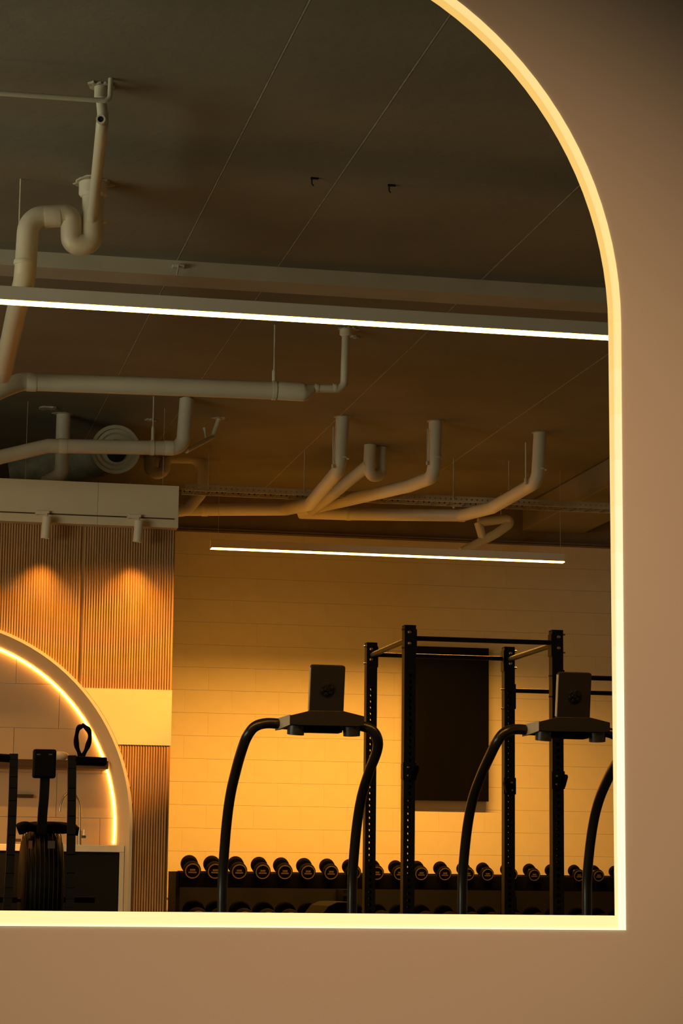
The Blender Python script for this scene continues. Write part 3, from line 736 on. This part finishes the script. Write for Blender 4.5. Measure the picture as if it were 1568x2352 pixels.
for x, y in ((xa, YF), (xb, YF), (xa, YR), (xb, YR)):
    u = upright(x, y, ztop)
    sx = -1 if x == xa else 1
    gp = MB().box((x - sx * (PW / 2 + .006), y - PW / 2 - .002, ztop - .17), (x - sx * PW / 2, y + PW / 2 + .002, ztop - .02)).build('gusset_plate', 'black', u)
    for dz in (.04, .115): bolt(u, x + sx * .006, y - PW / 2, ztop - dz)
    for dz in (.022, .145): 
        MB().cyl((x + sx * PW / 2, y - .02, ztop - dz), (x + sx * (PW / 2 + .018), y - .02, ztop - dz), .006, 8).build('bolt_end', 'zinc', u)
    if x == xb:
        zz = at(1275, 1570, YF).z
        box('gusset_plate', (x + PW / 2, y - PW / 2, zz - .09), (x + PW / 2 + .008, y + PW / 2, zz + .09), 'black', u)
        for dz in (.05, -.09): MB().cyl((x - PW / 2 - .022, y - .02, zz + dz), (x - PW / 2, y - .02, zz + dz), .006, 8).build('bolt_end', 'zinc', u)
zbar = at(1100, 1470, YF).z
for y, nm in ((YF, 0), (YR, 1)): MB().cyl((xa + PW / 2, y, zbar - .003), (xb - PW / 2, y, zbar - .003), .0165, 14).build('pull_up_bar', 'black', rk)
for x in (xa, xb): MB().cyl((x, YF + PW / 2, zbar - .01), (x, YR - PW / 2, zbar - .01), .019, 14).build('side_bar', 'black', rk)
z2 = at(1381, 1556, YF).z; z3 = at(1220, 1589, YR).z; z2 = (z2 + z3) / 2
for y in (YF, YR):
    MB().cyl((xb + PW / 2, y, z2), (xc - PW / 2, y, z2), .0165, 14).build('extension_bar', 'black', rk)
    upright(xc, y, z2 + .12)
# j-cups and safety pins on the front and rear posts
def jcup(x, y, z, s):
    t = thing('bar_cup', (x, y - PW / 2, z), '', 'bar cup')
    box('bracket', (x - PW / 2 - .006, y - PW / 2 - .008, z - .06), (x + PW / 2 + .006, y - PW / 2 - .001, z + .06), 'black', t, bevel=.002)
    box('cheek', (x - s * (PW / 2 + .006), y - PW / 2 - .008, z - .05), (x - s * (PW / 2 + .001), y + .02, z + .05), 'black', t)
    MB().prism([(x + s * .0, z - .055), (x + s * .035, z - .05), (x + s * .054, z + .018), (x + s * .05, z + .034), (x + s * .036, z + .036), (x + s * .02, z + .004), (x + s * .0, z - .005)], y - PW / 2 - .05, y - PW / 2 - .009).build('hook', 'rubber', t)
    for dz in (-.03, .025): MB().lathe((x - s * .012, y - PW / 2 - .0082, z + dz), (0, -1, 0), [(0, .010), (.006, .008), (.008, .003)], 10).build('rivet', 'zinc', t)
    return t
p = at(936, 1772, YF); jcup(xa, YF, p.z, 1)['label'] = 'black bar cup clipped on the front left rack post beside the wall panel'
p = at(1275, 1792, YF); jcup(xb, YF, p.z, 1)['label'] = 'black bar cup clipped on the front right rack post below the right screen'
p = at(1168, 1806, YR); jcup(xb, YR, p.z, -1)['label'] = 'black bar cup clipped on the rear right rack post, right of the panel'

# ------------------------------------------------------------------ dumbbell rack
YD = 18.36
zlip = at(900, 2010, YD + .05).z
x0 = at(408, 2005, YD + .1).x; x1 = at(1560, 2010, YD + .1).x
dk = thing('dumbbell_rack', ((x0 + x1) / 2, YD + .2, 0), 'long black two-tier dumbbell rack along the foot of the block wall', 'rack')
z2h = at(900, 2124, YD + .05).z
for z_, nm in ((zlip, 'upper_tray'), (z2h, 'lower_tray')):
    mb = MB().add([(x0, YD + .05, z_ - .115), (x1, YD + .05, z_ - .115), (x1, YD + .05, z_), (x0, YD + .05, z_), (x0, YD + .125, z_ - .06), (x1, YD + .125, z_ - .06), (x1, YD + .125, z_ + .016), (x0, YD + .125, z_ + .016)],
                  [(0, 1, 2, 3), (5, 4, 7, 6), (3, 2, 6, 7), (1, 0, 4, 5), (0, 3, 7, 4), (1, 5, 6, 2)])
    mb.build(nm, 'rubber', dk, bevel=.003)
box('back_panel', (x0 + .03, YD + .50, .3), (x1, YD + .515, zlip - .09), 'cabinet', dk)
for x in (x0, x1): MB().prism([(x - .02, 0), (x + .012, 0), (x + .012, zlip + .01), (x - .02, zlip + .01)], YD + .05, YD + .52).build('end_frame', 'rubber', dk)
for x in ((x0 * 2 + x1) / 3, (x0 + 2 * x1) / 3): box('leg', (x - .03, YD + .22, 0), (x + .03, YD + .5, zlip - .12), 'black', dk)
# prototype dumbbell: head radius 1 unit = 0.078 m, axis along y, front head at the origin
TILT = 0.27
def dumbbell():
    t = thing('dumbbell', (0, 0, 0), 'x', 'dumbbell')
    A = Vector((0, math.cos(TILT), math.sin(TILT))); R_ = .069; hl = .066; gap = .108
    def pt(s): return A * s
    for s0, nm in ((-hl / 2, 'head'), (hl / 2 + gap, 'head')):
        MB().lathe(pt(s0), A, [(0, R_ * .86), (.004, R_ * .93), (.012, R_), (hl - .012, R_), (hl - .004, R_ * .93), (hl, R_ * .86)], 28).build(nm, 'rubber', t, angle=35)
    MB().lathe(pt(hl / 2 - .002), A, [(0, .026), (.012, .017), (gap / 2, .0185), (gap - .008, .017), (gap + .004, .026)], 16).build('handle', 'chrome_dark', t, angle=50)
    f0 = pt(-hl / 2 - .0008)
    MB().ring(f0 + A * .003, f0 - A * .0012, R_ * .88, R_ * .77, 32).build('end_ring', 'brass', t)
    Uu = Vector((1, 0, 0)); Ww = A.cross(Uu) * -1
    if Ww.z < 0: Ww = -Ww
    def plate(u0, u1, w0, w1):
        vs = []
        for d_ in (0.002, -.001):
            for a, b in ((u0, w0), (u1, w0), (u1, w1), (u0, w1)): vs.append(f0 + Uu * a * R_ + Ww * b * R_ + A * d_)
        return vs
    mb = MB()
    F = [(0, 3, 2, 1), (4, 5, 6, 7), (0, 1, 5, 4), (1, 2, 6, 5), (2, 3, 7, 6), (3, 0, 4, 7)]
    for k in range(5): mb.add(plate(-.30 + k * .125, -.30 + k * .125 + .09, .02, .24), F)
    for k in range(7): mb.add(plate(-.46 + k * .135, -.46 + k * .135 + .11, -.24, -.08), F)
    mb.build('end_print', 'brass', t)
    return t
M['chrome_dark'] = mat('dark_steel_grip', (0.10, 0.09, 0.08), 0.4, metal=0.8, noise=0.1)
def copy_thing(o, name=None):
    c = o.copy(); COL.objects.link(c)
    for ch in o.children:
        d_ = ch.copy(); COL.objects.link(d_); d_.parent = c
    return c
ORD = ['first', 'second', 'third', 'fourth', 'fifth', 'sixth', 'seventh', 'eighth', 'ninth', 'tenth', 'eleventh', 'twelfth', 'thirteenth', 'fourteenth', 'fifteenth', 'sixteenth', 'seventeenth', 'eighteenth', 'nineteenth', 'twentieth']
fx = [441, 493, 548, 602, 653, 706, 759, 811, 864, 917, 966, 1020, 1073, 1118, 1173, 1225, 1275, 1328, 1373, 1421]
db0 = dumbbell(); used = False
for tier in (0, 1):
    for i, x in enumerate(fx):
        o = db0 if not used else copy_thing(db0); used = True
        s = (1.0 - 0.0165 * i) if tier == 0 else 1.28 - .012 * i
        if tier == 0: p = at(x, 1998 + (x - 441) * .0135, YD)
        else: p = at(x + 12, 2111 + (x - 441) * .010, YD)
        o.location = p; o.scale = (s,) * 3
        if tier == 0:
            o['label'] = 'black round-headed dumbbell with gold ring, %s from the left on the upper tier' % ORD[i]; o['group'] = 'dumbbells on the upper tier'
        else:
            o['label'] = 'larger black dumbbell on the lower tier, %s from the left' % ORD[i]; o['group'] = 'dumbbells on the lower tier'

# ------------------------------------------------------------------ treadmills
def treadmill():
    XA, XB = 1.765, 2.431; xm = (XA + XB) / 2
    t = thing('treadmill', (xm, 11.6, 0), 'x', 'treadmill', 'treadmills facing the arch')
    side = [(11.62, .16), (11.62, .45), (11.62, .62), (11.61, .786), (11.53, 1.0), (11.415, 1.152), (11.24, 1.272), (11.07, 1.362)]
    P = [(XA, y, z) for y, z in side] + [(XA + .012, 11.0, 1.418), (XA + .045, 10.99, 1.463), (XA + .105, 11.015, 1.484), (XA + .2, 11.045, 1.484), (xm, 11.05, 1.480)]
    P2 = [(2 * xm - x, y, z) for x, y, z in P[::-1]][1:]
    MB().tube(catmull(P + P2, 6), 0.0255, 20).build('handrail', 'blackgloss', t, angle=60)
    # console housing: a wide body, narrower toward the viewer
    yf, yb = 10.93, 11.07
    hexa = [(1.972, 1.476), (1.972, 1.519), (2.071, 1.545), (2.237, 1.546), (2.337, 1.524), (2.337, 1.478), (2.30, 1.474), (2.02, 1.473)]
    MB().prism(hexa, yf, yb, scale_back=lambda P_: [(2.158 + (x - 2.155) * 1.0, z) for x, z in P_]).build('console', 'plastic', t, bevel=.002)
    # grey flank on the left
    MB().add([(1.9705, yf - .001, 1.474), (1.9705, yf - .001, 1.523), (1.922, 11.055, 1.508), (1.922, 11.055, 1.452), (1.985, yf + .02, 1.476), (1.985, yf + .02, 1.521), (1.98, 11.06, 1.508), (1.98, 11.06, 1.464)],
             [(0, 1, 2, 3), (4, 7, 6, 5), (1, 5, 6, 2), (0, 3, 7, 4), (0, 4, 5, 1), (3, 2, 6, 7)]).build('console_flank', 'grey_lit_side', t)
    box('console_tray', (2.055, yf + .02, 1.443), (2.235, yf + .11, 1.4755), 'rubber', t, bevel=.006)
    for x, dx in ((2.012, -.006), (2.285, .006)):
        MB().lathe((x, yf + .05, 1.476), (dx / .04 * .3, .12, -1), [(0, .043), (.028, .042), (.046, .041), (.047, .036), (.03, .034)], 26).build('bottle_holder', 'holder', t, angle=35)
    # screen leaning toward the viewer
    s = MB(); w, hh, r = .084, .232, .012
    pts = []
    for cx_, cz_, a0 in ((w - r, hh - r, 0), (-w + r, hh - r, 90), (-w + .001, .001, 180), (w - .001, .001, 270)):
        rr = r if cz_ > .1 else .001
        for k in range(5):
            a = math.radians(a0 + 22.5 * k); pts.append((cx_ + rr * math.cos(a), cz_ + rr * math.sin(a)))
    s.prism(pts, -.018, .018); tl = Matrix.Rotation(math.radians(9), 3, 'X')
    B = Vector((2.154, 10.965, 1.538))
    s.v = [tl @ v + B for v in s.v]
    sc_ = s.build('screen', 'plastic', t, bevel=.002)
    ed = MB().box((-w - .0025, -.014, .012), (-w - .0002, .016, hh - .014)); ed.v = [tl @ v + B for v in ed.v]
    ed.build('screen_lit_edge', 'grey_lit_side', sc_)  # lit left side of the screen, put in as a paler strip
    e = MB().lathe((0, -.0182, .115), (0, -1, 0), [(0, .036), (.003, .035), (.004, .033)], 30); 
    for k in range(6):
        a = PI / 3 * k + .3; e.lathe((.022 * math.cos(a), -.022, .115 + .022 * math.sin(a)), (0, -1, 0), [(0, .010), (.004, .007)], 10)
    e.lathe((0, -.022, .118), (0, -1, 0), [(0, .016), (.005, .012)], 16)
    e.v = [tl @ v + B for v in e.v]; e.build('emblem', 'emblem', sc_)
    # deck running away behind the arms
    for x in (XA - .03, XB + .03): MB().box((x - .045, 11.35, .10), (x + .045, 13.1, .26)).build('side_rail', 'plastic', t, bevel=.01)
    MB().box((XA + .02, 11.42, .15), (XB - .02, 13.05, .225)).build('belt', 'rubber', t, bevel=.01)
    box('motor_hood', (XA + .02, 11.36, .1), (XB - .02, 11.75, .30), 'plastic', t, bevel=.03)
    for x in (XA - .03, XB + .03):
        for y in (11.5, 12.95): MB().cyl((x, y, 0), (x, y, .10), .03, 14).build('foot', 'rubber', t)
    return t
def copy_tree(o, parent=None):
    c = o.copy(); COL.objects.link(c)
    if parent: c.parent = parent
    for ch in o.children: copy_tree(ch, c)
    return c
t1 = treadmill(); t2_ = copy_tree(t1)
t2_.location = t1.location + Vector((1.243, 0, 0))
t1['label'] = 'black treadmill with curved handrails, left one of two, clear of the frame edge'
t2_['label'] = 'black treadmill with curved handrails, right one of two, cut by the glowing frame'

# ------------------------------------------------------------------ air bike at the left
YB_ = 13.2; q = lambda x, y, Y=YB_: at(x, y, Y)
bk = thing('exercise_bike', (q(92, 2000).x, YB_ + .3, 0), 'black fan exercise bike with upright lever arms in front of the kitchenette arch', 'exercise bike')
for pth, nm in (([q(12, 2110), q(20, 2040), q(29, 1840), q(31.5, 1732)], 0), ([q(158, 2120), q(161, 2040), q(164.5, 1840), q(165, 1736)], 1)):
    P = catmull(pth, 5)
    for z in (0,): P[0].z = .25
    mb = MB()
    for a, b in zip(P, P[1:]): mb.beam(a, b + (b - a) * .05, .047, .04, up=(0, 1, 0))
    mb.build('lever_arm', 'black', bk)
def grip(a, b):
    MB().tube([a, a + (b - a) * .02, b - (b - a) * .03, b], [.019, .023, .023, .019], 16).build('grip', 'rubber', bk)
grip(q(-48, 1737), q(24, 1742)); grip(q(172, 1746), q(245, 1749))
MB().add([q(172, 1752), q(232, 1756), q(248, 1761), q(172, 1758), q(172, 1752, YB_ + .04), q(232, 1756, YB_ + .04), q(248, 1761, YB_ + .04), q(172, 1758, YB_ + .04)],
         [(0, 1, 2, 3), (4, 7, 6, 5), (0, 4, 5, 1), (1, 5, 6, 2), (2, 6, 7, 3), (3, 7, 4, 0)]).build('grip_bracket', 'black', bk)
a, b = q(78, 1719), q(129.5, 1787)
cs = MB().box((a.x, YB_ + .04, b.z), (b.x, YB_ + .1, a.z)).build('monitor', 'fan', bk, bevel=.012)
for x in (84.5, 112): box('monitor_light', q(x, 1731, YB_ + .0385), q(x + 8, 1734.5, YB_ + .0385) + Vector((0, .003, 0)), 'label', cs)
mb = MB(); P = catmull([q(103, 1786, YB_ + .1), q(101, 1830, YB_ + .12), q(97.5, 1870, YB_ + .15), q(95.5, 1912, YB_ + .2)], 4)
for a, b in zip(P, P[1:]): mb.beam(a, b + (b - a) * .05, .053, .045, up=(0, 1, 0))
mb.build('monitor_stalk', 'black', bk)
# fan wheel seen edge on
wc = q(92, 2050, YB_ + .35); wr = .33; wc.z = q(92, 1905, YB_ + .3).z - wr
MB().lathe(wc + Vector((-.115, 0, 0)), (1, 0, 0), [(0, wr * .3), (0.0, wr * .80), (.02, wr * .92), (.06, wr * .985), (.115, wr), (.17, wr * .985), (.21, wr * .92), (.23, wr * .80), (.23, wr * .3)], 44).build('fan_housing', 'fan', bk, angle=50)
for k in range(9):
    x = -.10 + k * .025; rr = wr * (1.0 - .9 * (abs(x) / .115) ** 3 * .1) + .006
    MB().tube([wc + Vector((x, rr * math.cos(2 * PI * j / 40), rr * math.sin(2 * PI * j / 40))) for j in range(40)], .003, 6, closed=True).build('cage_hoop', 'black', bk, angle=60)
for x, w_, mt in ((66, 8, 'red'), (110, 16, 'label')):
    y_ = wc.y - wr - .012; box('sticker', q(x, 1931, y_), q(x + w_, 1949, y_) + Vector((0, .003, 0)), mt, bk)
MB().lathe(q(110, 1903, YB_ + .75) + Vector((0, 0, -.03)), (0, 0, 1), [(0, .10), (.015, .165), (.045, .18), (.062, .16), (.07, .08)], 28).build('saddle', 'rubber', bk, angle=60)
MB().tube(catmull([q(40, 1906, YB_ + .2), q(62, 1899, YB_ + .2), q(90, 1903, YB_ + .25), q(130, 1901, YB_ + .25), q(180, 1910, YB_ + .25)], 6), [.030 + .006 * math.sin(i * .5) for i in range(25)], 14).build('handle_hub', 'rubber', bk, angle=60)
MB().cyl(q(105, 1910, YB_ + .75), (q(105, 1910, YB_ + .75).x, YB_ + .75, .12), .03, 14).build('seat_post', 'black', bk)
for x0_, x1_ in ((-6, 40), (142, 218)): box('pedal', q(x0_, 2060, YB_ + .25), q(x1_, 2074, YB_ + .25) + Vector((0, .09, 0)), 'rubber', bk, bevel=.004)
MB().cyl(q(20, 2067, YB_ + .3), q(165, 2068, YB_ + .3), .012, 10).build('crank_axle', 'black', bk)
MB().beam((wc.x, wc.y - .35, .09), (wc.x, wc.y + .9, .09), .08, .08).beam((wc.x - .3, wc.y - .33, .04), (wc.x + .3, wc.y - .33, .04), .07, .08).beam((wc.x - .3, wc.y + .88, .04), (wc.x + .3, wc.y + .88, .04), .07, .08).beam((wc.x, wc.y, .12), (wc.x, wc.y, wc.z), .1, .1).build('base_frame', 'black', bk)

# low rounded piece of kit behind the left treadmill
YG = 14.2; p = at(788, 2072, YG); hw = at(832, 2090, YG).x - p.x
g = thing('padded_bench', (p.x, YG + .35, 0), 'low dark padded bench end just showing above the sill, behind the left treadmill', 'bench')
prof = [(p.x - hw * 1.2, p.z - .17), (p.x - hw * 1.1, p.z - .08), (p.x - hw * .75, p.z - .025), (p.x - hw * .3, p.z), (p.x + hw * .5, p.z), (p.x + hw * .9, p.z - .03), (p.x + hw * 1.1, p.z - .10), (p.x + hw * 1.15, p.z - .17)]
MB().prism(prof, YG, YG + .6).build('pad', 'rubber', g, bevel=.008)
box('leg', (p.x - .04, YG + .1, 0), (p.x + .04, YG + .18, p.z - .16), 'black', g); box('leg', (p.x - .04, YG + .45, 0), (p.x + .04, YG + .53, p.z - .16), 'black', g)
